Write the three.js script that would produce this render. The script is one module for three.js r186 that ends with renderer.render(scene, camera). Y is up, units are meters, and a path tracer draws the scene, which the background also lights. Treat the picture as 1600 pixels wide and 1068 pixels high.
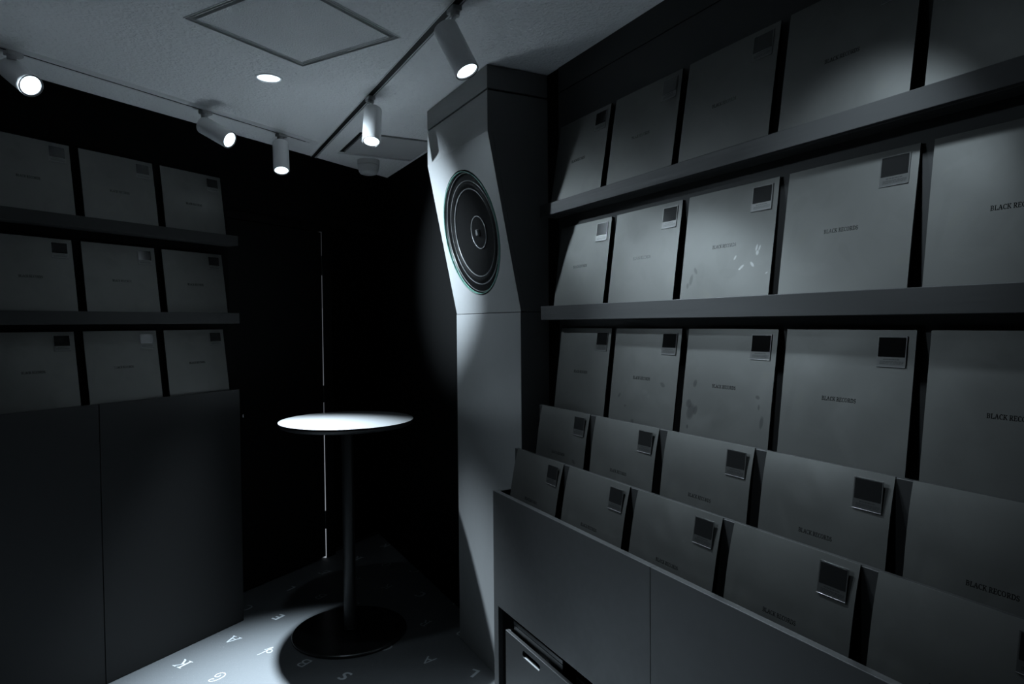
import * as THREE from 'three';
import { RoundedBoxGeometry } from 'three/addons/geometries/RoundedBoxGeometry.js';
import { RectAreaLightUniformsLib } from 'three/addons/lights/RectAreaLightUniformsLib.js';
import { mergeGeometries as mergeIndexed } from 'three/addons/utils/BufferGeometryUtils.js';
const mergeGeometries = (list) => mergeIndexed(list.map((g) => (g.index ? g.toNonIndexed() : g)));

RectAreaLightUniformsLib.init();
const scene = new THREE.Scene();
scene.background = new THREE.Color(0x000000);

// ---------------------------------------------------------------- camera
// World: right wall is the plane x = 1.365, -z runs along it away from the camera, floor at y = 0.
const EYE = 1.48, rad = Math.PI / 180;
const camera = new THREE.PerspectiveCamera(2 * Math.atan(534 / 1056.6) / rad, 1600 / 1068, 0.05, 30);
camera.position.set(0, EYE, 0);
camera.rotation.set(-0.0282, -27.763 * rad, -0.008, 'YXZ');
scene.add(camera);

// ---------------------------------------------------------------- exposure and light levels (the lamps themselves are built further down)
const renderer = new THREE.WebGLRenderer({ antialias: true });
renderer.toneMapping = THREE.LinearToneMapping;
renderer.toneMappingExposure = 1;
renderer.shadowMap.enabled = true;
renderer.shadowMap.type = THREE.PCFSoftShadowMap;
const COOL = new THREE.Color().setRGB(0.80, 0.97, 1.10);
const SPOT = {                                   // candela, half angle in degrees, penumbra
  left_far: [165, 27.5, 1],
  left_middle: [2.3, 28, 1],
  left_near: [2.9, 34, 1],
  left_out: [130, 15.5, 1],
  right_far: [5, 28, 1],
  right_near: [8.5, 32, 1],
  right_out: [2.5, 33, 1],
};
const DOWNLIGHT = 1.5;
const LENS_GLOW = 3.0;

// ---------------------------------------------------------------- helpers
const C = 0.96 + EYE, XW = 1.365;                // ceiling height, right wall
const TH = 33.26 * rad;                          // the left wall's frame: local x = L (away), z = N (into the room)
const LN = (l, y, n) => new THREE.Vector3(l * Math.cos(TH) + n * Math.sin(TH), y, -l * Math.sin(TH) + n * Math.cos(TH));
let seed = 7;
const rnd = () => { seed = (seed * 1664525 + 1013904223) >>> 0; return seed / 4294967296; };
const used = {};
function numbered(n) { const k = used[n] = (used[n] ?? -1) + 1; return k ? `${n}_${String(k).padStart(3, '0')}` : n; }
function sh(o) { o.castShadow = o.receiveShadow = true; return o; }
function thing(name, label, category, group, kind) {
  const g = new THREE.Group(); g.name = numbered(name); scene.add(g);
  if (kind) g.userData.kind = kind; else Object.assign(g.userData, { label, category });
  if (group) g.userData.group = group;
  return g;
}
function part(name, geo, mat, parent, label) {
  const m = sh(new THREE.Mesh(geo, mat)); m.name = name; parent.add(m);
  if (label) m.userData.label = label;
  return m;
}
function struct(name, geo, mat) { const m = sh(new THREE.Mesh(geo, mat)); m.name = name; m.userData.kind = 'structure'; scene.add(m); return m; }
// box from corner to corner, softened edges
function box(x0, x1, y0, y1, z0, z1, r = 0.0015) {
  const w = x1 - x0, h = y1 - y0, d = z1 - z0;
  const g = r ? new RoundedBoxGeometry(w, h, d, 2, Math.min(r, w / 3, h / 3, d / 3)) : new THREE.BoxGeometry(w, h, d);
  return g.translate((x0 + x1) / 2, (y0 + y1) / 2, (z0 + z1) / 2);
}
// places a group at base; geometry given in the frame of that base (right frame: world; left frame: L, y, N)
function at(g, x, y, z) { g.position.set(x, y, z); return (geo) => geo.translate(-x, -y, -z); }
function atLeft(g, l, y, n) { g.position.copy(LN(l, y, n)); g.rotation.y = TH; return (geo) => geo.translate(-l, -y, -n); }
const cyl = (r0, r1, h, n = 40) => new THREE.CylinderGeometry(r0, r1, h, n);
function noiseTexture(n, fn, repeat) {
  const d = new Uint8Array(n * n * 4);
  for (let y = 0; y < n; y++) for (let x = 0; x < n; x++) { const v = Math.max(0, Math.min(255, fn(x, y) * 255)); const i = (y * n + x) * 4; d[i] = d[i + 1] = d[i + 2] = v; d[i + 3] = 255; }
  const t = new THREE.DataTexture(d, n, n); t.wrapS = t.wrapT = THREE.RepeatWrapping; t.magFilter = THREE.LinearFilter; t.minFilter = THREE.LinearMipmapLinearFilter; t.generateMipmaps = true;
  if (repeat) t.repeat.set(repeat, repeat);
  t.needsUpdate = true; return t;
}
// tiling value noise
function lattice(n) { const a = new Float32Array(n * n); for (let i = 0; i < a.length; i++) a[i] = rnd(); return (x, y) => { x *= n; y *= n; const i = Math.floor(x), j = Math.floor(y), f = x - i, g = y - j, s = f * f * (3 - 2 * f), t = g * g * (3 - 2 * g); const q = (p, r) => a[(((r % n) + n) % n) * n + (((p % n) + n) % n)]; return (q(i, j) * (1 - s) + q(i + 1, j) * s) * (1 - t) + (q(i, j + 1) * (1 - s) + q(i + 1, j + 1) * s) * t; }; }
const n8 = lattice(8), n32 = lattice(32), n64 = lattice(64), n128 = lattice(128);

// ---------------------------------------------------------------- materials
const std = (c, rough, o = {}) => new THREE.MeshStandardMaterial({ color: new THREE.Color().setRGB(c, c, c), roughness: rough, ...o });
const paintRough = noiseTexture(256, (x, y) => 0.75 + 0.25 * (n8(x / 256, y / 256) * 0.5 + n64(x / 256, y / 256) * 0.5));
const M = {
  wallBlack: new THREE.MeshPhysicalMaterial({ color: new THREE.Color().setRGB(0.0018, 0.0018, 0.0018), roughness: 0.9, specularIntensity: 0.12 }),
  panel: std(0.03, 0.5, { roughnessMap: paintRough }),          // satin black-grey lacquered board
  ledge: std(0.018, 0.6, { roughnessMap: paintRough }),
  column: std(0.155, 0.42, { roughnessMap: paintRough }),
  leftPanel: std(0.005, 0.7),
  door: new THREE.MeshPhysicalMaterial({ color: new THREE.Color().setRGB(0.0025, 0.0025, 0.0025), roughness: 0.8, specularIntensity: 0.3 }),
  riser: std(0.006, 0.55),
  inner: std(0.004, 0.8),
  backing: std(0.011, 0.6),
  drawer: std(0.010, 0.5),
  pocket: std(0.12, 0.22, { metalness: 0.3 }),
  pull: std(0.25, 0.4),
  white: std(0.85, 0.4),
  trackWhite: std(0.75, 0.5),
  slot: std(0.004, 0.7),
  alu: std(0.75, 0.4, { metalness: 0.2 }),
  groove: std(0.16, 0.6),
  rim: std(0.01, 0.35),
  tableTop: new THREE.MeshPhysicalMaterial({ color: new THREE.Color().setRGB(0.12, 0.12, 0.12), roughness: 0.3, clearcoat: 1, clearcoatRoughness: 0.14 }),
  tableEdge: std(0.01, 0.5),
  steelBlack: std(0.006, 0.25),
  steelPole: std(0.008, 0.4),
  chrome: std(0.6, 0.2, { metalness: 1 }),
  cone: new THREE.MeshPhysicalMaterial({ color: new THREE.Color().setRGB(0.002, 0.002, 0.002), roughness: 0.7, specularIntensity: 0.1 }),
  surround: new THREE.MeshPhysicalMaterial({ color: new THREE.Color().setRGB(0.002, 0.002, 0.002), roughness: 0.6, specularIntensity: 0.15 }),
  ring: std(0.16, 0.3, { metalness: 0.4 }),
  capRing: std(0.22, 0.25, { metalness: 0.6 }),
  glass: new THREE.MeshPhysicalMaterial({ color: 0xffffff, roughness: 0.02, transmission: 1, thickness: 0, ior: 1.5 }),
  glassEdge: new THREE.MeshPhysicalMaterial({ color: new THREE.Color().setRGB(0.12, 0.24, 0.20), roughness: 0.12, metalness: 0, clearcoat: 1, clearcoatRoughness: 0.05 }),
  plasticGrey: std(0.45, 0.5),
};

// ---------------------------------------------------------------- floor: black sheet printed with rows of letters in mixed faces
const FW = 2.4;                                                    // metres covered by one print repeat, in L and N
function floorPrint() {
  const S = 2048, c = document.createElement('canvas'); c.width = c.height = S; const g = c.getContext('2d');
  g.fillStyle = '#3c3e40'; g.fillRect(0, 0, S, S);
  for (let i = 0; i < 9000; i++) { const v = 50 + rnd() * 22; g.fillStyle = `rgba(${v},${v + 1},${v + 2},0.5)`; g.fillRect(rnd() * S, rnd() * S, 1 + rnd() * 3, 1 + rnd() * 3); }
  for (let i = 0; i < 160; i++) { g.fillStyle = `rgba(150,155,160,${0.2 + rnd() * 0.6})`; g.beginPath(); g.arc(rnd() * S, rnd() * S, 0.8 + rnd() * 1.3, 0, 7); g.fill(); }
  const word = 'BLACKRECORDS', k = S / FW, L0 = 1.3, N0 = -3.2;
  const cols = [[1.56, 10], [1.848, 4], [2.105, 2], [2.38, 6], [2.675, 0], [2.95, 5], [3.225, 8], [3.5, 3]];
  const faces = ['serif', 'italic serif', 'bold serif', 'sans-serif', 'serif', 'bold sans-serif', 'italic serif'];
  g.fillStyle = g.strokeStyle = '#8d9194'; g.textAlign = 'center'; g.textBaseline = 'middle'; g.lineCap = 'round';
  cols.forEach(([l, i0], ci) => {
    for (let r = -2; r < 9; r++) {
      const n = -2.687 + r * 0.2335, i = ((i0 - r) % 12 + 12) % 12, ch = word[i];
      // canvas x runs with L, canvas y runs with N (towards the camera is down); letters stand with their tops towards -L
      g.save(); g.translate((l - L0) * k, (n - N0) * k); g.rotate(-Math.PI / 2);
      const script = (ci === 1 && r === 1) || (ci === 2 && r === 1) || (ci + r * 3) % 7 === 6;
      if (ci === 1 && r === 1) {                                   // curled C
        g.lineWidth = 3.6; g.scale(0.95, 0.95); g.beginPath(); g.moveTo(2, -14); g.bezierCurveTo(14, -16, 14, -34, 2, -33); g.bezierCurveTo(-20, -30, -26, 30, 2, 34); g.bezierCurveTo(24, 34, 26, 4, 12, 0); g.bezierCurveTo(2, -2, -2, 12, 4, 16); g.stroke();
      } else if (ci === 2 && r === 1) {                            // looped script L
        g.lineWidth = 3.2; g.scale(0.95, 0.95); g.beginPath(); g.moveTo(8, -38); g.bezierCurveTo(2, -20, 6, 4, 2, 14); g.bezierCurveTo(-4, 24, -24, 18, -22, 2); g.bezierCurveTo(-20, -12, -2, -8, 2, 10); g.bezierCurveTo(4, 24, -2, 30, 2, 36); g.bezierCurveTo(8, 42, 6, 22, 16, 6); g.stroke();
      } else {
        const f = faces[(ci * 3 + r * 2 + 14) % 7], [st, fam] = f.includes(' ') ? [f.slice(0, f.lastIndexOf(' ')), f.slice(f.lastIndexOf(' ') + 1)] : ['', f];
        const style = ci === 1 && r === 0 ? 'serif' : ci === 2 && r === 0 ? 'serif' : ci === 3 && r === 0 ? 'bold sans-serif' : ci === 4 && r === 0 ? 'sans-serif' : null;
        g.font = style ? style.replace(/(\S+)$/, '74px $1') : `${st} 74px ${fam}`;
        if (script) g.scale(0.8, 1);
        g.fillText(ch, 0, 4);
      }
      g.restore();
    }
  });
  const t = new THREE.CanvasTexture(c); t.colorSpace = THREE.SRGBColorSpace; t.wrapS = t.wrapT = THREE.RepeatWrapping; t.anisotropy = 8; t.flipY = false; t.magFilter = THREE.LinearFilter;
  return t;
}
{
  const g = new THREE.PlaneGeometry(9, 7, 1, 1).rotateX(-Math.PI / 2).translate(1.2, 0, -1.6), p = g.attributes.position, u = g.attributes.uv;
  const lo = box(-3.3, 5.7, -0.1, -0.002, -5.1, 1.9, 0);
  for (let i = 0; i < p.count; i++) {                              // uv in the left wall's frame, in metres
    const x = p.getX(i), z = p.getZ(i), l = x * Math.cos(TH) - z * Math.sin(TH), n = x * Math.sin(TH) + z * Math.cos(TH);
    u.setXY(i, (l - 1.3) / FW, (n + 3.2) / FW);
  }
  const grain = noiseTexture(512, (x, y) => 0.5 * n128(x / 512, y / 512) + 0.5 * rnd()); grain.repeat.set(6, 6);
  const m = new THREE.MeshStandardMaterial({ map: floorPrint(), roughness: 0.6, bumpMap: grain, bumpScale: 0.0006 });
  const f = new THREE.Group(); f.name = 'floor'; f.userData.kind = 'structure'; scene.add(f);
  part('floor_sheet', g, m, f); part('floor_slab', lo, M.inner, f);
}

// ---------------------------------------------------------------- ceiling with real openings for the two hatches and the downlight
const H1 = { x: 0.421, z: -2.283, s: 0.476, turn: 30.9 * rad };
const H2 = { x0: 0.924, x1: 1.352, z0: -3.845, z1: -3.37 };
const DL = { x: 0.409, z: -2.793, r: 0.046 };
{
  const s = new THREE.Shape([[-3.3, 1.9], [1.47, 1.9], [1.47, -5.1], [-3.3, -5.1]].map(([x, z]) => new THREE.Vector2(x, -z)));
  const hole = (pts) => s.holes.push(new THREE.Path(pts.map(([x, z]) => new THREE.Vector2(x, -z))));
  const hs = H1.s / 2;
  hole([[-1, -1], [1, -1], [1, 1], [-1, 1]].map(([a, b]) => [H1.x + hs * (a * Math.cos(H1.turn) + b * Math.sin(H1.turn)), H1.z + hs * (-a * Math.sin(H1.turn) + b * Math.cos(H1.turn))]));
  hole([[H2.x0, H2.z0], [H2.x1, H2.z0], [H2.x1, H2.z1], [H2.x0, H2.z1]]);
  hole(Array.from({ length: 40 }, (_, i) => [DL.x + DL.r * Math.cos(i * Math.PI / 20), DL.z + DL.r * Math.sin(i * Math.PI / 20)]));
  const g = new THREE.ExtrudeGeometry(s, { depth: 0.06, bevelEnabled: false }).rotateX(-Math.PI / 2).translate(0, C, 0);
  const stucco = noiseTexture(512, (x, y) => { const a = n64(x / 512, y / 512), b = n128(x / 512 + a * 0.01, y / 512); return Math.pow(a * 0.55 + b * 0.45, 1.6); });
  stucco.repeat.set(1.6, 1.6);
  const m = std(0.82, 0.8, { bumpMap: stucco, bumpScale: 0.0035 });
  M.ceiling = m;
  const c = new THREE.Group(); c.name = 'ceiling'; c.userData.kind = 'structure'; scene.add(c);
  part('ceiling_slab', g, m, c); part('ceiling_void', box(-3.3, 1.47, C + 0.12, C + 0.2, -5.1, 1.9, 0), M.inner, c);
}
{ // square access hatch: aluminium double frame around a plastered panel
  const g = thing('ceiling_hatch', 'square access hatch with a double aluminium frame in the plaster between the two tracks', 'hatch');
  g.position.set(H1.x, C, H1.z); g.rotation.y = H1.turn;
  const hs = H1.s / 2;
  const ring = (r1, r0, y0, y1) => { const sp = new THREE.Shape([new THREE.Vector2(-r1, -r1), new THREE.Vector2(r1, -r1), new THREE.Vector2(r1, r1), new THREE.Vector2(-r1, r1)]); sp.holes.push(new THREE.Path([new THREE.Vector2(-r0, -r0), new THREE.Vector2(-r0, r0), new THREE.Vector2(r0, r0), new THREE.Vector2(r0, -r0)])); return new THREE.ExtrudeGeometry(sp, { depth: y1 - y0, bevelEnabled: false }).rotateX(-Math.PI / 2).translate(0, y0, 0); };
  part('outer_frame', ring(hs, hs - 0.003, -0.003, 0.03), M.alu, g);
  part('frame_channel', ring(hs - 0.003, hs - 0.027, 0.012, 0.03), M.groove, g);
  part('middle_frame', ring(hs - 0.013, hs - 0.0155, -0.001, 0.03), M.alu, g);
  part('inner_frame', ring(hs - 0.027, hs - 0.03, -0.003, 0.03), M.alu, g);
  part('hatch_panel', box(-hs + 0.03, hs - 0.03, 0, 0.03, -hs + 0.03, hs - 0.03, 0), M.ceiling, g);
}
{ // flush hatch against the right wall, shadow gap around it
  const g = thing('ceiling_hatch', 'flush ceiling hatch with open black joints beside the column, above the smoke detector', 'hatch'), P = at(g, (H2.x0 + H2.x1) / 2, C, (H2.z0 + H2.z1) / 2);
  part('hatch_panel', P(box(H2.x0 + 0.03, H2.x1 - 0.002, C + 0.001, C + 0.012, H2.z0 + 0.034, H2.z1 - 0.034, 0)), std(0.5, 0.8), g);
  part('joint_recess', P(box(H2.x0, H2.x1, C + 0.012, C + 0.05, H2.z0, H2.z1, 0)), M.slot, g);
}

// ---------------------------------------------------------------- walls
{
  const w = new THREE.Group(); w.name = 'wall_right'; w.userData.kind = 'structure'; scene.add(w);
  part('wall_slab', box(XW + 0.002, XW + 0.1, 0, C, -4.75, 1.9, 0), M.wallBlack, w);
  part('lower_panel', box(XW - 0.001, XW + 0.002, EYE - 0.36, 0.863 + EYE, -2.2, 1.8, 0.0005), M.backing, w);
  part('upper_panel', box(XW - 0.001, XW + 0.002, 0.867 + EYE, C, -2.2, 1.8, 0.0005), M.backing, w);
  const left = (name, geo, mat) => { const m = struct(name, geo, mat); m.rotation.y = TH; return m; };
  left('wall_left', box(-1.9, 2.278, 0, C, -3.2, -2.88, 0), M.wallBlack);
  left('wall_header', box(2.278, 3.72, 0.62 + EYE, C, -3.2, -2.88, 0), M.wallBlack);
  left('wall_alcove', box(2.2, 3.85, 0, C, -3.3, -3.14, 0), M.wallBlack);
  struct('wall_rear', box(-3.3, 1.47, 0, C, 1.8, 1.9, 0), M.wallBlack);
  struct('wall_side', box(-3.3, -3.2, 0, C, -3, 1.9, 0), M.wallBlack);
}
{ // door in the recess: black leaf, daylight leaking along the hinge side
  const d = new THREE.Group(); d.name = 'door_1'; d.userData.kind = 'structure'; scene.add(d);
  const P = atLeft(d, 2.8, 0, -3.12);
  part('door_leaf', P(box(2.43, 3.1405, 0.012, 0.575 + EYE, -3.14, -3.1, 0.002)), M.door, d);
  part('door_frame', P(mergeGeometries([box(3.1505, 3.22, 0, 0.62 + EYE, -3.14, -3.095), box(2.35, 2.425, 0, 0.62 + EYE, -3.14, -3.095), box(2.425, 3.1505, 0.58 + EYE, 0.62 + EYE, -3.14, -3.095)])), M.door, d);
  const knob = part('door_knob', P(new THREE.SphereGeometry(0.011, 20, 14).scale(1, 1, 0.7).translate(2.502, EYE - 0.495, -3.062)), M.chrome, d, 'small chrome door knob');
  part('knob_stem', P(cyl(0.006, 0.008, 0.034, 16).rotateX(Math.PI / 2).translate(2.502, EYE - 0.495, -3.083)), M.chrome, knob);
  const glow = (v) => new THREE.MeshStandardMaterial({ color: 0x000000, emissive: new THREE.Color().setRGB(v * 0.86, v * 0.94, v * 1.05), emissiveIntensity: 1, roughness: 1 });
  const yOf = (py) => 0.579 + EYE - (py - 362) / (871 - 362) * 2.062;
  for (const [a, b, v] of [[358, 399, 0.02], [429, 480, 0.06], [480, 540, 0.10], [540, 600, 0.13], [626, 642, 0.09], [642, 720, 0.26], [720, 796, 0.30], [824, 871, 0.34]])
    part('light_gap', P(box(3.1415, 3.1495, yOf(b), yOf(a), -3.13, -3.104, 0)), glow(v), d, 'thin slit of corridor light along the door edge');
  for (const [a, b] of [[399, 429], [600, 626], [796, 824]]) part('hinge', P(cyl(0.007, 0.007, yOf(a) - yOf(b), 14).translate(3.146, (yOf(a) + yOf(b)) / 2, -3.103)), M.steelBlack, d);
}
{
  const m = struct('baseboard_alcove', box(3.22, 3.7, 0, 0.018, -3.14, -3.128), M.leftPanel); m.rotation.y = TH;
}

// ---------------------------------------------------------------- records
const W = 0.315, T = 0.0045;
function coverMap(kind) {
  const S = 1024, k = S / W, c = document.createElement('canvas'); c.width = c.height = S; const g = c.getContext('2d');
  const q = document.createElement('canvas'); q.width = q.height = S; const r = q.getContext('2d');
  g.fillStyle = '#5f5f5d'; g.fillRect(0, 0, S, S); r.fillStyle = 'rgb(255,117,0)'; r.fillRect(0, 0, S, S);   // green = roughness
  const spot = (x, y, rx, ry, a, col, rg) => { for (const [ctx, cc] of [[g, col], [r, rg]]) { if (!cc) continue; ctx.save(); ctx.translate(x, y); ctx.rotate(a); const gr = ctx.createRadialGradient(0, 0, 0, 0, 0, 1); gr.addColorStop(0, `rgba(${cc})`); gr.addColorStop(0.6, `rgba(${cc})`); gr.addColorStop(1, `rgba(${cc.replace(/[\d.]+$/, '0')})`); ctx.scale(rx, ry); ctx.fillStyle = gr; ctx.beginPath(); ctx.arc(0, 0, 1, 0, 7); ctx.fill(); ctx.restore(); } };
  for (let i = 0; i < 30; i++) spot(rnd() * S, rnd() * S, 60 + rnd() * 160, 30 + rnd() * 90, rnd() * 3, rnd() < 0.5 ? '112,112,110,0.06' : '72,72,70,0.07', rnd() < 0.5 ? '255,150,0,0.10' : '255,110,0,0.10');
  if (kind === 'handled') {                                        // pale finger marks right of the title
    for (const [x, y, a, b, t] of [[640, 620, 26, 12, -1], [720, 705, 34, 13, -0.6], [700, 722, 16, 8, 0], [860, 555, 12, 34, 0.2], [890, 560, 10, 28, 0.3], [872, 598, 18, 24, 0], [985, 770, 16, 7, -0.5], [830, 690, 34, 14, 0.8]]) spot(x, y, a, b, t, '170,172,170,0.36', '255,90,0,0.4');
    for (const [x, y, a, b, t] of [[180, 700, 40, 18, 1], [130, 780, 24, 60, 0.2], [90, 830, 18, 30, 0]]) spot(x, y, a, b, t, '44,44,44,0.34');
  }
  if (kind === 'stained') for (const [x, y, a, b, t] of [[150, 500, 26, 40, 0.3], [120, 760, 54, 88, 0.3], [90, 690, 40, 46, 0], [180, 740, 30, 50, 0.2], [95, 900, 16, 22, 0], [880, 560, 26, 18, 0.3], [900, 640, 12, 26, 0], [940, 760, 22, 60, 0.1]]) spot(x, y, a, b, t, '34,34,34,0.42', '255,170,0,0.3');
  if (kind === 'scuffed') for (let i = 0; i < 7; i++) spot(120 + rnd() * 800, 520 + rnd() * 460, 12 + rnd() * 40, 8 + rnd() * 20, rnd() * 3, rnd() < 0.6 ? '44,44,44,0.34' : '130,132,130,0.14');
  g.fillStyle = '#0c0d0d'; r.fillStyle = 'rgb(255,52,0)';
  for (const ctx of [g, r]) { ctx.font = '40px serif'; ctx.textAlign = 'left'; ctx.textBaseline = 'alphabetic'; const tw = ctx.measureText('BLACK RECORDS').width; ctx.save(); ctx.translate(0.112 * k, 0.160 * k); ctx.scale(0.084 * k / tw, 1); ctx.fillText('BLACK RECORDS', 0, 0); ctx.lineWidth = 1; ctx.strokeStyle = ctx.fillStyle; ctx.strokeText('BLACK RECORDS', 0, 0); ctx.restore(); }
  g.fillStyle = '#060606'; g.fillRect(0, S - 10, 10, 10);                    // the open side of the sleeve is black
  const tex = (cv, srgb) => { const t = new THREE.CanvasTexture(cv); if (srgb) t.colorSpace = THREE.SRGBColorSpace; t.anisotropy = 8; t.magFilter = THREE.LinearFilter; return t; };
  return new THREE.MeshStandardMaterial({ map: tex(c, true), roughnessMap: tex(q), roughness: 1, metalness: 0.88 });
}
const COVER = Object.fromEntries(['plain', 'worn', 'handled', 'stained', 'scuffed'].map((k) => [k, coverMap(k)]));
function stickerMap() {
  const w = 256, h = 256, c = document.createElement('canvas'); c.width = w; c.height = h; const g = c.getContext('2d');
  g.fillStyle = '#616160'; g.fillRect(0, 0, w, h);
  g.fillStyle = '#3a3a3a';
  const line = (y, x0, x1, hh) => { for (let x = x0; x < x1;) { const l = 3 + rnd() * 7; g.fillRect(x, y, Math.min(l, x1 - x), hh); x += l + 2 + rnd() * 3; } };
  line(190, 60, 200, 8); line(208, 30, 236, 6); line(218, 30, 236, 6); line(228, 30, 230, 6);
  const t = new THREE.CanvasTexture(c); t.colorSpace = THREE.SRGBColorSpace; t.magFilter = THREE.LinearFilter; return t;
}
const stickerMat = new THREE.MeshStandardMaterial({ map: stickerMap(), roughness: 0.36, metalness: 0.88 });
const swatchMat = std(0.008, 0.12);
function sleeveGeo(v, bend = 0) {                                            // a sleeve a little bowed and dented, front face carries the print
  const g = new THREE.BoxGeometry(W, W, T, 28, 28, 1).translate(0, W / 2, -T / 2), p = g.attributes.position, n = g.attributes.normal, u = g.attributes.uv;
  const ph = v * 1.7;
  for (let i = 0; i < p.count; i++) {
    const x = p.getX(i) / W, y = p.getY(i) / W, e = (1 - Math.pow(Math.abs(2 * x), 6)) * (1 - Math.pow(Math.abs(2 * y - 1), 6));
    const bow = 0.0016 * Math.sin((x + 0.5) * Math.PI) * Math.sin(y * Math.PI) + 0.0007 * Math.sin(x * 5 + ph) * Math.cos(y * 4 + ph) + 0.0012 * (n8(x * 0.4 + v * 0.21 + 0.3, y * 0.4 + v * 0.13) - 0.5) * e;
    p.setZ(i, p.getZ(i) + bow * 1.3 - bend * Math.pow(Math.max(0, (y - 0.6) / 0.4), 2.2));
    if (Math.abs(n.getX(i)) > 0.5) u.setXY(i, 0.004, 0.004); else if (n.getZ(i) < 0.9) u.setXY(i, 0.03, 0.03);
  }
  g.computeVertexNormals();
  return g;
}
const SLEEVES = [0, 1, 2, 3].map((v) => sleeveGeo(v)), BENT = [4, 5, 6, 7].map((v) => sleeveGeo(v, 0.007));
const swatchGeo = new RoundedBoxGeometry(0.058, 0.041, 0.0006, 1, 0.0002), stickerGeo = new RoundedBoxGeometry(0.0635, 0.064, 0.0012, 2, 0.0004);
{ const u = stickerGeo.attributes.uv, p = stickerGeo.attributes.position; for (let i = 0; i < p.count; i++) u.setXY(i, p.getX(i) / 0.0635 + 0.5, p.getY(i) / 0.064 + 0.5); }
const proto = new THREE.Group();
{
  part('sleeve', SLEEVES[0], COVER.plain, proto);
  const st = part('sticker', stickerGeo, stickerMat, proto, 'clear-edged sticker with lines of fine print');
  st.position.set(0.2665 - W / 2, W - 0.0455, 0.0011);
  const sw = part('dark_square', swatchGeo, swatchMat, st, 'glossy black square');
  sw.position.set(0, 0.009, 0.0007);
  const pe = part('pocket_edge', cyl(0.0009, 0.0009, 0.0625, 10).rotateZ(Math.PI / 2), M.pocket, st);
  pe.position.set(0, -0.0318, 0.0006);
}
let made = 0;
function record(label, group, kind, place, bent) {
  const r = made++ ? proto.clone() : proto;
  r.name = numbered('record_sleeve'); r.userData = { label, category: 'record', group };
  const s = r.children[0]; s.geometry = (bent ? BENT : SLEEVES)[(made * 7) % 4]; s.material = COVER[kind];
  place(r); scene.add(r);
}
const ORD = ['first', 'second', 'third', 'fourth', 'fifth'];
const ROWS = [
  ['upper right ledge', 'leaning on the upper right ledge', -2.159, 0.3439, 1.3498, 0.7244, 9.02],
  ['lower right ledge', 'leaning on the lower right ledge', -2.169, 0.3439, 1.3578, 0.3528, 7.7],
  ['back bin tier', 'in the back bin tier', -2.167, 0.3430, 1.3542, -0.0209, 7.07],
  ['middle bin tier', 'in the middle bin tier', -2.186, 0.3510, 1.2710, -0.3070, 7.2],
  ['front bin tier', 'in the front bin tier behind the rim', -2.183, 0.3510, 1.1637, -0.4616, 9.24],
];
const SPECIAL = { '1,2': ['handled', ', pale finger marks'], '2,2': ['stained', ', dark stains'], '2,1': ['scuffed', ''], '3,0': ['scuffed', ''] };
ROWS.forEach(([short, what, z0, pitch, xt, yt, lean], ri) => {
  for (let i = 0; i < 5; i++) {
    const [kind, extra] = SPECIAL[`${ri},${i}`] ?? [(ri + i) % 3 ? 'plain' : 'worn', ''], a = lean * rad + (rnd() - 0.5) * 0.004;
    record(`grey record sleeve ${what}, ${ORD[i]} from the column${extra}`, `records on the ${short}`, kind, (r) => {
      r.position.set(xt - W * Math.sin(a), yt + EYE - W * Math.cos(a), z0 + pitch * i + W / 2);
      r.rotation.set(-a, -Math.PI / 2, (rnd() - 0.5) * 0.004, 'YXZ');
    }, ri > 2);
  }
});
for (const [ri, [short, yt]] of [['top left-hand ledge', 0.722], ['lower left-hand ledge', 0.346], ['black counter panel', -0.0209]].entries())
  for (let i = 0; i < 3; i++) {
    const a = 7.6 * rad, l = 1.918 - 0.351 * i;
    const pos = ['nearest the door', 'middle of the three in view', 'cut by the photo edge'][i];
    record(`dark record sleeve ${ri === 2 ? 'standing behind the ' : 'on the '}${short}, ${pos}`, `records ${ri === 2 ? 'behind' : 'on'} the ${short}`, (ri + i) % 2 ? 'plain' : 'worn', (r) => {
      r.position.copy(LN(l + W / 2, yt + EYE - W * Math.cos(a), -2.871 + W * Math.sin(a) + 0.0006));
      r.rotation.set(-a, TH, 0, 'YXZ');
    });
  }

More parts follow.
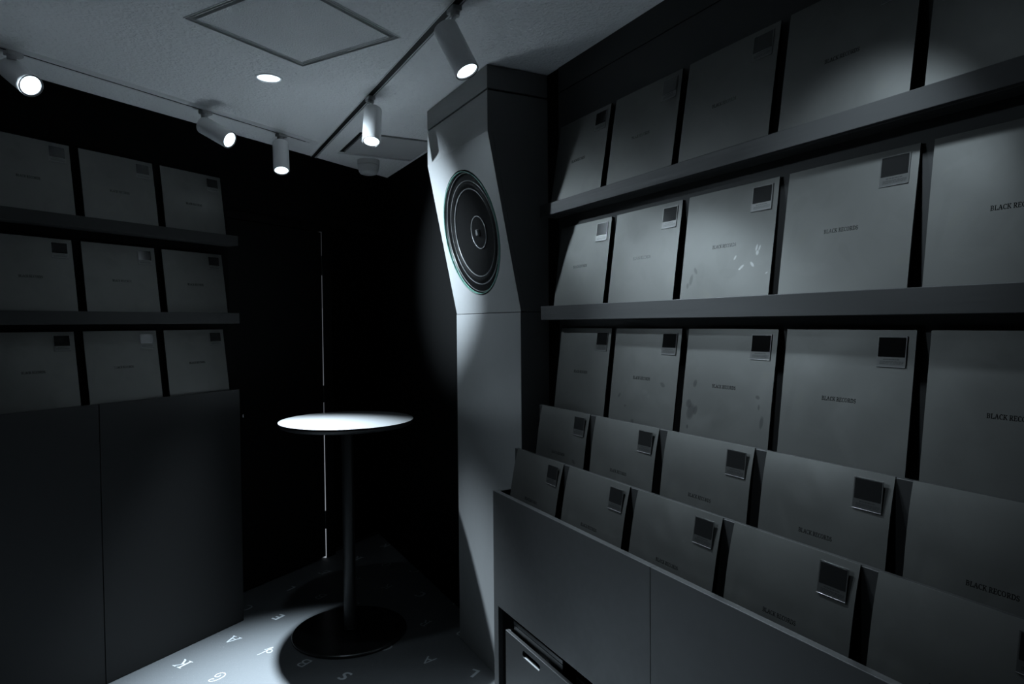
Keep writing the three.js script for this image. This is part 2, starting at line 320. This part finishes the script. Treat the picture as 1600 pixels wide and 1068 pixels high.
// ---------------------------------------------------------------- right-hand ledges and record bin
const ZE = 0.6;                                                    // the unit runs on past the camera
for (const [label, y0, y1] of [['upper grey record ledge on the right wall, highest of the unit', 0.396, 0.440], ['lower grey record ledge on the right wall, above the three tiers', 0.010, 0.062]]) {
  const g = thing('record_ledge', label, 'shelf', 'ledges on the right wall'), P = at(g, XW, y0 + EYE, -0.8);
  part('front_lip', P(box(1.29, 1.308, y0 + EYE, y1 + EYE, -2.215, ZE)), M.ledge, g);
  part('shelf_board', P(box(1.308, XW, y0 + EYE, y0 + 0.0155 + EYE, -2.215, ZE)), M.ledge, g);
}
{
  const g = thing('record_bin', 'tall grey record bin with three stepped tiers along the right wall', 'record bin'), P = at(g, 1.23, 0, -0.8);
  const Y = (h) => h + EYE;
  // front boards stand along z; the first has a low niche for drawers cut out of it
  const front = (pts) => new THREE.ExtrudeGeometry(new THREE.Shape(pts.map(([z, y]) => new THREE.Vector2(-z, y))), { depth: 0.017, bevelEnabled: true, bevelThickness: 0.0015, bevelSize: 0.0015, bevelSegments: 2 }).rotateY(Math.PI / 2).translate(1.0915, 0, 0);
  part('front_board', P(front([[-2.2305, 0.002], [-2.2305, Y(-0.6185)], [-1.3348, Y(-0.6185)], [-1.3348, 0.002], [-1.36, 0.002], [-1.36, Y(-1.036)], [-2.197, Y(-1.036)], [-2.197, 0.002]])), M.panel, g);
  part('front_board', P(front([[-1.3312, 0.002], [-1.3312, Y(-0.6185)], [-0.432, Y(-0.6185)], [-0.432, 0.002]])), M.panel, g);
  part('front_board', P(front([[-0.4284, 0.002], [-0.4284, Y(-0.6185)], [ZE, Y(-0.6185)], [ZE, 0.002]])), M.panel, g);
  part('end_board', P(box(1.11, XW - 0.002, 0, Y(-0.617), -2.232, -2.212)), M.panel, g);
  part('tier_riser', P(box(1.172, 1.187, Y(-0.80), Y(-0.4645), -2.21, ZE)), M.riser, g);
  part('tier_riser', P(box(1.279, 1.294, Y(-0.64), Y(-0.3095), -2.21, ZE)), M.riser, g);
  part('tier_floor', P(box(1.11, 1.172, Y(-0.80), Y(-0.7755), -2.21, ZE)), M.inner, g);
  part('tier_floor', P(box(1.187, 1.279, Y(-0.64), Y(-0.6225), -2.21, ZE)), M.inner, g);
  part('tier_floor', P(box(1.294, XW - 0.002, Y(-0.36), Y(-0.3365), -2.21, ZE)), M.inner, g);
  part('niche_lining', P(mergeGeometries([box(1.345, 1.36, 0.002, Y(-0.82), -2.21, -1.32, 0), box(1.11, 1.345, Y(-0.84), Y(-0.82), -2.21, -1.32, 0), box(1.11, 1.345, 0.002, Y(-0.84), -1.345, -1.33, 0)])), M.inner, g);
}
{ // pull-out drawer in the niche
  const g = thing('drawer_box', 'low black drawer with a slot handle in the niche under the right bin', 'drawer'), P = at(g, 1.2, 0, -1.75);
  const x0 = 1.094, Y = (h) => h + EYE;
  const s = new THREE.Shape([[-2.145, 0.02], [-2.145, Y(-1.106)], [-1.38, Y(-1.106)], [-1.38, 0.02]].map(([z, y]) => new THREE.Vector2(-z, y)));
  const h = new THREE.Path(), a = -2.008, b = -1.91, hy = Y(-1.136), r = 0.0125;
  h.absarc(-a, hy, r, -Math.PI / 2, Math.PI / 2, false); h.absarc(-b, hy, r, Math.PI / 2, 1.5 * Math.PI, false); h.closePath();
  s.holes.push(h);
  const fb = part('front_board', P(new THREE.ExtrudeGeometry(s, { depth: 0.012, bevelEnabled: true, bevelThickness: 0.001, bevelSize: 0.001, bevelSegments: 2, curveSegments: 16 }).rotateY(Math.PI / 2).translate(x0 + 0.001, 0, 0)), M.drawer, g);
  part('side_board', P(box(x0 + 0.014, 1.33, 0.02, Y(-1.106), -2.145, -2.133)), M.drawer, g);
  part('side_board', P(box(x0 + 0.014, 1.33, 0.02, Y(-1.106), -1.392, -1.38)), M.drawer, g);
  part('back_board', P(box(1.318, 1.33, 0.02, Y(-1.106), -2.133, -1.392)), M.drawer, g);
  part('bottom_board', P(box(x0 + 0.014, 1.318, 0.02, 0.034, -2.133, -1.392)), M.inner, g);
  part('slot_pull', P(new RoundedBoxGeometry(0.010, 0.005, 0.100, 3, 0.002).translate(x0 + 0.0065, hy - 0.0125, (a + b) / 2)), M.pull, fb, 'lighter lower lip of the handle slot');
  for (const [cx, cz] of [[1.13, -2.1], [1.29, -2.1], [1.13, -1.43], [1.29, -1.43]]) part('caster', P(cyl(0.01, 0.01, 0.012, 16).rotateX(Math.PI / 2).translate(cx, 0.0102, cz)), M.rim, g);
}
{
  const y0 = 0.034;
  const t1 = thing('black_case', 'tall glossy black case standing inside the open drawer', 'case'), P1 = at(t1, 1.16, y0, -1.96);
  part('case_body', P1(box(1.117, 1.20, y0, EYE - 1.082, -2.125, -1.795, 0.002)), std(0.008, 0.3), t1);
  part('case_lid', P1(box(1.116, 1.201, EYE - 1.082, EYE - 1.066, -2.126, -1.794, 0.003)), std(0.008, 0.3), t1);
  const t2 = thing('black_case', 'lower black case in the drawer behind the taller one', 'case'), P2 = at(t2, 1.2, y0, -1.58);
  part('case_body', P2(box(1.15, 1.28, y0, EYE - 1.118, -1.77, -1.41, 0.002)), std(0.01, 0.3), t2);
  part('case_lid', P2(box(1.149, 1.281, EYE - 1.118, EYE - 1.104, -1.771, -1.409, 0.003)), std(0.012, 0.3), t2);
}

// ---------------------------------------------------------------- left-hand unit
for (const [label, y0, y1] of [['upper black record ledge on the left wall, near the ceiling tracks', 0.391, 0.438], ['lower black record ledge on the left wall, above the counter panel', 0.008, 0.060]]) {
  const g = thing('record_ledge', label, 'shelf', 'ledges on the left wall'), P = atLeft(g, 0.6, y0 + EYE, -2.88);
  part('front_lip', P(box(-1.6, 2.276, y0 + EYE, y1 + EYE, -2.818, -2.80)), M.leftPanel, g);
  part('shelf_board', P(box(-1.6, 2.276, y0 + EYE, y0 + 0.0155 + EYE, -2.879, -2.818)), M.leftPanel, g);
}
{
  const g = thing('counter_front', 'tall black counter panel below the left ledges, lit along its top edge', 'counter'), P = atLeft(g, 0.6, 0, -2.84);
  const top = EYE - 0.318;
  for (const [a, b] of [[1.5915, 2.276], [0.9015, 1.5885], [0.21, 0.8985], [-0.8, 0.207]]) part('front_panel', P(box(a, b, 0.002, top, -2.8295, -2.81)), M.leftPanel, g);
  part('shelf_board', P(box(-0.8, 2.276, EYE - 0.36, EYE - 0.3365, -2.879, -2.83)), M.inner, g);
}

// ---------------------------------------------------------------- speaker column
{
  const g = thing('speaker_column', 'tall angular grey speaker column with a round glass-fronted driver', 'speaker');
  const z0 = -2.903, z1 = -2.279, zc = (z0 + z1) / 2, P = at(g, 1.25, 0, zc), Y = (h) => h + EYE;
  part('cap_box', P(box(1.104, XW - 0.001, Y(0.8715), C - 0.002, z0, z1, 0.002)), M.column, g);
  part('cap_joint', P(box(1.112, XW - 0.001, Y(0.862), Y(0.873), z0 + 0.008, z1 - 0.008, 0)), M.slot, g);
  part('upper_box', P(box(1.104, XW - 0.001, Y(0.713), Y(0.8645), z0, z1, 0.001)), M.column, g);
  // slanted baffle with a round opening: built flat (s along the slope, z across), then tipped into place
  const A = new THREE.Vector2(1.104, Y(0.713)), B = new THREE.Vector2(1.240, Y(0.043)), len = A.distanceTo(B), tilt = Math.atan2(B.x - A.x, A.y - B.y);
  const cs = 0.338, cz = -2.598, R = 0.262;
  const onBaffle = (geo) => geo.rotateY(-Math.PI / 2).rotateZ(tilt).translate(B.x, B.y, 0);   // shape x -> world z, y -> up the slope, +z -> out of the baffle
  const s = new THREE.Shape([[z0, 0], [z1, 0], [z1, len], [z0, len]].map(([a, b]) => new THREE.Vector2(a, b)));
  const hole = new THREE.Path(); hole.absarc(cz, cs, R, 0, Math.PI * 2, true); s.holes.push(hole);
  part('front_baffle', P(onBaffle(new THREE.ExtrudeGeometry(s, { depth: 0.018, bevelEnabled: false, curveSegments: 72 }).translate(0, 0, -0.018))), M.column, g);
  const side = (z) => new THREE.ExtrudeGeometry(new THREE.Shape([[1.1235, Y(0.713)], [XW - 0.001, Y(0.713)], [XW - 0.001, Y(0.043)], [1.259, Y(0.043)]].map(([x, y]) => new THREE.Vector2(x, y))), { depth: 0.014, bevelEnabled: false }).translate(0, 0, z);
  part('side_panel', P(side(z0)), M.column, g); part('side_panel', P(side(z1 - 0.014)), M.column, g);
  part('pedestal', P(box(1.238, XW - 0.001, 0, Y(0.0405), z0, z1, 0.002)), M.column, g);
  // driver behind the glass
  const lathe = (pts, n = 72) => new THREE.LatheGeometry(pts.map(([r, h]) => new THREE.Vector2(r, h)), n).rotateX(Math.PI / 2);
  const put = (geo) => P(onBaffle(geo.translate(cz, cs, 0)));
  const drv = part('speaker_driver', put(lathe([[0.0001, -0.045], [0.065, -0.043], [0.07, -0.046], [0.175, -0.024], [0.180, -0.022]])), M.cone, g, 'black speaker cone');
  part('outer_roll', put(lathe([[0.182, -0.022], [0.192, -0.012], [0.203, -0.009], [0.212, -0.013], [0.218, -0.021], [0.262, -0.022]])), M.surround, drv);
  part('cone_ring', put(new THREE.TorusGeometry(0.183, 0.0022, 12, 96).translate(0, 0, -0.019)), M.ring, drv);
  part('roll_ring', put(new THREE.TorusGeometry(0.216, 0.0022, 12, 96).translate(0, 0, -0.016)), M.ring, drv);
  part('edge_ring', put(new THREE.TorusGeometry(0.247, 0.0016, 12, 110).translate(0, 0, -0.012)), M.ring, drv);
  part('cap_ring', put(new THREE.TorusGeometry(0.068, 0.0025, 12, 72).translate(0, 0, -0.041)), M.capRing, drv);
  part('centre_plug', put(new RoundedBoxGeometry(0.018, 0.026, 0.014, 3, 0.003).translate(0, 0, -0.036)), M.capRing, drv);
  part('glass_disc', put(cyl(R - 0.0085, R - 0.0085, 0.001, 96).rotateX(Math.PI / 2).translate(0, 0, 0.0005)), M.glass, g, 'clear round glass cover');
  part('glass_rim', put(lathe([[R - 0.0095, -0.006], [R - 0.0065, -0.006], [R - 0.0065, 0.0015], [R - 0.0075, 0.0026], [R - 0.0095, 0.0022]], 128)), M.glassEdge, g, 'green-tinted polished glass edge');
}

// ---------------------------------------------------------------- bar table
{
  const g = thing('bar_table', 'round bar table with a brightly lit pale top on a black pole and disc base', 'table');
  const P = at(g, 0.799, 0, -3.215), cx = 0.799, cz = -3.215, top = EYE - 0.454;
  const lathe = (pts) => P(new THREE.LatheGeometry(pts.map(([r, h]) => new THREE.Vector2(r, h)), 96).translate(cx, 0, cz));
  part('tabletop', lathe([[0.0001, top - 0.004], [0.306, top - 0.004], [0.3135, top - 0.0025], [0.3135, top - 0.001], [0.3125, top], [0.0001, top]]), M.tableTop, g);
  part('edge_band', lathe([[0.0001, top - 0.026], [0.296, top - 0.026], [0.305, top - 0.022], [0.3115, top - 0.010], [0.3120, top - 0.0042], [0.0001, top - 0.0042]]), M.tableEdge, g);
  part('mounting_plate', P(box(cx - 0.11, cx + 0.11, top - 0.034, top - 0.026, cz - 0.11, cz + 0.11, 0.003)), M.steelPole, g);
  part('pole', P(cyl(0.029, 0.029, top - 0.034 - 0.018, 40).translate(cx, (top - 0.034 + 0.018) / 2, cz)), M.steelPole, g);
  part('pole_collar', lathe([[0.029, 0.018], [0.036, 0.018], [0.036, 0.027], [0.033, 0.030], [0.029, 0.030]]), M.steelBlack, g);
  part('base_disc', lathe([[0.0001, 0], [0.268, 0], [0.270, 0.002], [0.270, 0.007], [0.2695, 0.0096], [0.268, 0.0121], [0.2658, 0.014], [0.2630, 0.0152], [0.2600, 0.0156], [0.0001, 0.018]]), M.steelBlack, g);
}

// ---------------------------------------------------------------- tracks
{
  const g = thing('lighting_track', 'white ceiling lighting track along the left wall', 'track'), P = atLeft(g, 0.5, C, -2.64);
  part('rail', P(mergeGeometries([box(-1.7, 2.6, C - 0.014, C, -2.6585, -2.6465, 0.001), box(-1.7, 2.6, C - 0.014, C, -2.6335, -2.6215, 0.001), box(-1.7, 2.6, C - 0.005, C, -2.6465, -2.6335, 0)])), M.trackWhite, g);
  part('slot', P(box(-1.7, 2.58, C - 0.0125, C - 0.005, -2.6465, -2.6335, 0)), M.slot, g);
  part('end_cap', P(box(2.6, 2.645, C - 0.0145, C, -2.659, -2.621, 0.002)), M.trackWhite, g);
}
{
  const g = thing('lighting_track', 'ceiling lighting track with an open black slot running in front of the column', 'track'), P = at(g, 0.82, C, -1.9);
  const za = -4.02, zb = 0.8, x = 0.82;
  part('rail', P(mergeGeometries([box(x - 0.019, x - 0.0145, C - 0.003, C, za, zb, 0.001), box(x + 0.007, x + 0.0105, C - 0.004, C, za, zb, 0.001), box(x + 0.0145, x + 0.018, C - 0.004, C, za, zb, 0.001)])), M.trackWhite, g);
  part('slot', P(box(x - 0.0145, x + 0.007, C - 0.0015, C - 0.0002, za, zb, 0)), M.slot, g);
  part('contact_strip', P(box(x + 0.0105, x + 0.0145, C - 0.002, C - 0.0002, za, zb, 0)), M.groove, g);
}

// ---------------------------------------------------------------- track spotlights
const spotLens = new THREE.MeshStandardMaterial({ color: 0x111111, emissive: COOL, emissiveIntensity: LENS_GLOW, roughness: 0.4 });
function trackSpot(label, mount, top, axis, key, trackTurn) {
  const g = thing('track_spotlight', label, 'spotlight', 'cylinder spotlights on the tracks'); g.position.copy(mount);
  const a = axis.clone().normalize(), t = top.clone().sub(mount), q = new THREE.Quaternion().setFromUnitVectors(new THREE.Vector3(0, -1, 0), a);
  const rel = (geo) => geo.applyQuaternion(q).translate(t.x, t.y, t.z);                       // y = 0 at the back of the housing, light leaves towards -y
  part('adapter', new RoundedBoxGeometry(0.052, 0.015, 0.030, 3, 0.003).translate(0.006, -0.0075, 0).rotateY(trackTurn), M.plasticGrey, g);
  part('swivel', mergeGeometries([cyl(0.0145, 0.0145, 0.005).translate(0, -0.0175, 0), cyl(0.0135, 0.0135, 0.002).translate(0, -0.021, 0), cyl(0.0145, 0.013, 0.006).translate(0, -0.025, 0)]), M.plasticGrey, g);
  const p0 = new THREE.Vector3(0, -0.027, 0), p1 = t.clone().addScaledVector(a, 0.014);
  const d = p1.clone().sub(p0), stem = cyl(0.006, 0.006, d.length(), 16).applyQuaternion(new THREE.Quaternion().setFromUnitVectors(new THREE.Vector3(0, 1, 0), d.clone().normalize())).translate((p0.x + p1.x) / 2, (p0.y + p1.y) / 2, (p0.z + p1.z) / 2);
  part('stem', stem, M.white, g);
  const R = 0.038, Lh = 0.162;
  part('housing', rel(new THREE.LatheGeometry([[0.0001, 0], [R - 0.004, 0], [R - 0.001, -0.0012], [R, -0.004], [R, -Lh + 0.016], [R - 0.0008, -Lh + 0.015], [R - 0.0008, -Lh + 0.014], [R, -Lh + 0.013], [R, -Lh + 0.0015], [R - 0.0012, -Lh]].map(([r, y]) => new THREE.Vector2(r, y)), 56)), M.white, g);
  part('bezel', rel(new THREE.LatheGeometry([[R - 0.0012, -Lh], [R - 0.003, -Lh - 0.0006], [R - 0.0055, -Lh + 0.0006], [R - 0.0055, -Lh + 0.008]].map(([r, y]) => new THREE.Vector2(r, y)), 56)), M.rim, g);
  part('lens', rel(cyl(R - 0.0058, R - 0.0058, 0.003, 48).translate(0, -Lh + 0.0065, 0)), spotLens, g, 'glowing round lens');
  const [cd, half, pen] = SPOT[key], l = new THREE.SpotLight(COOL, cd, 0, half * rad, pen, 2);
  l.name = 'lamp'; l.position.copy(t).addScaledVector(a, Lh + 0.004); l.target.position.copy(t).addScaledVector(a, Lh + 1);
  l.castShadow = true; l.shadow.radius = 1.5; l.shadow.mapSize.set(1024, 1024); l.shadow.camera.near = 0.01;
  g.add(l, l.target);
}
const v3 = (x, y, z) => new THREE.Vector3(x, y + EYE, z);
const Lm = (l) => LN(l, C - 0.0142, -2.64), Rm = (z) => new THREE.Vector3(0.82, C - 0.0042, z);
trackSpot('white spotlight on the left track, hanging straight down, closest to the corner', Lm(2.408), v3(0.566, 0.900, -3.526), new THREE.Vector3(-0.045, -0.925, 0.383), 'left_far', TH);
trackSpot('white spotlight on the left track, tilted sideways towards the speaker column', Lm(1.981), v3(0.202, 0.880, -3.281), new THREE.Vector3(0.614, -0.49, 0.624), 'left_middle', TH);
trackSpot('spotlight near the photo edge on the left track, glaring straight out', Lm(1.229), v3(-0.432, 0.900, -2.918), new THREE.Vector3(0.463, -0.525, 0.714), 'left_near', TH);
trackSpot('left-track spotlight out of frame', Lm(0.48), LN(0.48, 0.885 + EYE, -2.64), new THREE.Vector3(2.18, -0.53, -0.60), 'left_out', TH);
trackSpot('white spotlight on the right track, hanging nearly upright, left of the column top', Rm(-2.818), v3(0.829, 0.902, -2.818), new THREE.Vector3(-0.153, -0.925, 0.347), 'right_far', Math.PI / 2);
trackSpot('large white spotlight on the right track, tilted down towards the right-hand records', Rm(-1.911), v3(0.791, 0.892, -1.921), new THREE.Vector3(0.287, -0.90, 0.37), 'right_near', Math.PI / 2);
trackSpot('right-track spotlight out of frame', Rm(-0.81), v3(0.82, 0.900, -0.81), new THREE.Vector3(0.47, -0.765, -0.16), 'right_out', Math.PI / 2);

// ---------------------------------------------------------------- recessed downlight and smoke detector
{
  const g = thing('downlight', 'small round glowing downlight recessed in the plaster beside the square hatch', 'downlight'); g.position.set(DL.x, C, DL.z);
  part('trim_ring', new THREE.LatheGeometry([[DL.r + 0.006, 0], [DL.r + 0.005, -0.0025], [DL.r - 0.002, -0.003], [DL.r - 0.004, 0.004], [DL.r - 0.004, 0.03]].map(([r, y]) => new THREE.Vector2(r, y)), 56), M.white, g);
  part('diffuser', cyl(DL.r - 0.0045, DL.r - 0.0045, 0.003, 48).translate(0, 0.002, 0), new THREE.MeshStandardMaterial({ color: 0x111111, emissive: COOL, emissiveIntensity: LENS_GLOW, roughness: 0.5 }), g, 'glowing round diffuser');
  const l = new THREE.SpotLight(COOL, DOWNLIGHT, 0, 52 * rad, 1, 2); l.name = 'lamp'; l.position.set(0, -0.006, 0); l.target.position.set(0, -1, 0); l.castShadow = true; l.shadow.radius = 2; l.shadow.camera.near = 0.01;
  g.add(l, l.target);
}
{
  const g = thing('smoke_detector', 'white drum-shaped smoke detector on the ceiling near the far corner', 'smoke detector'); g.position.set(1.125, C, -3.93);
  const lathe = (pts) => new THREE.LatheGeometry(pts.map(([r, h]) => new THREE.Vector2(r, h)), 56);
  part('mount', lathe([[0.064, 0], [0.064, -0.022], [0.062, -0.026], [0.06, -0.027]]), M.plasticGrey, g);
  part('body', lathe([[0.06, -0.027], [0.063, -0.029], [0.062, -0.036], [0.056, -0.066], [0.048, -0.078], [0.03, -0.084], [0.0001, -0.085]]), M.plasticGrey, g);
}
renderer.render(scene, camera);
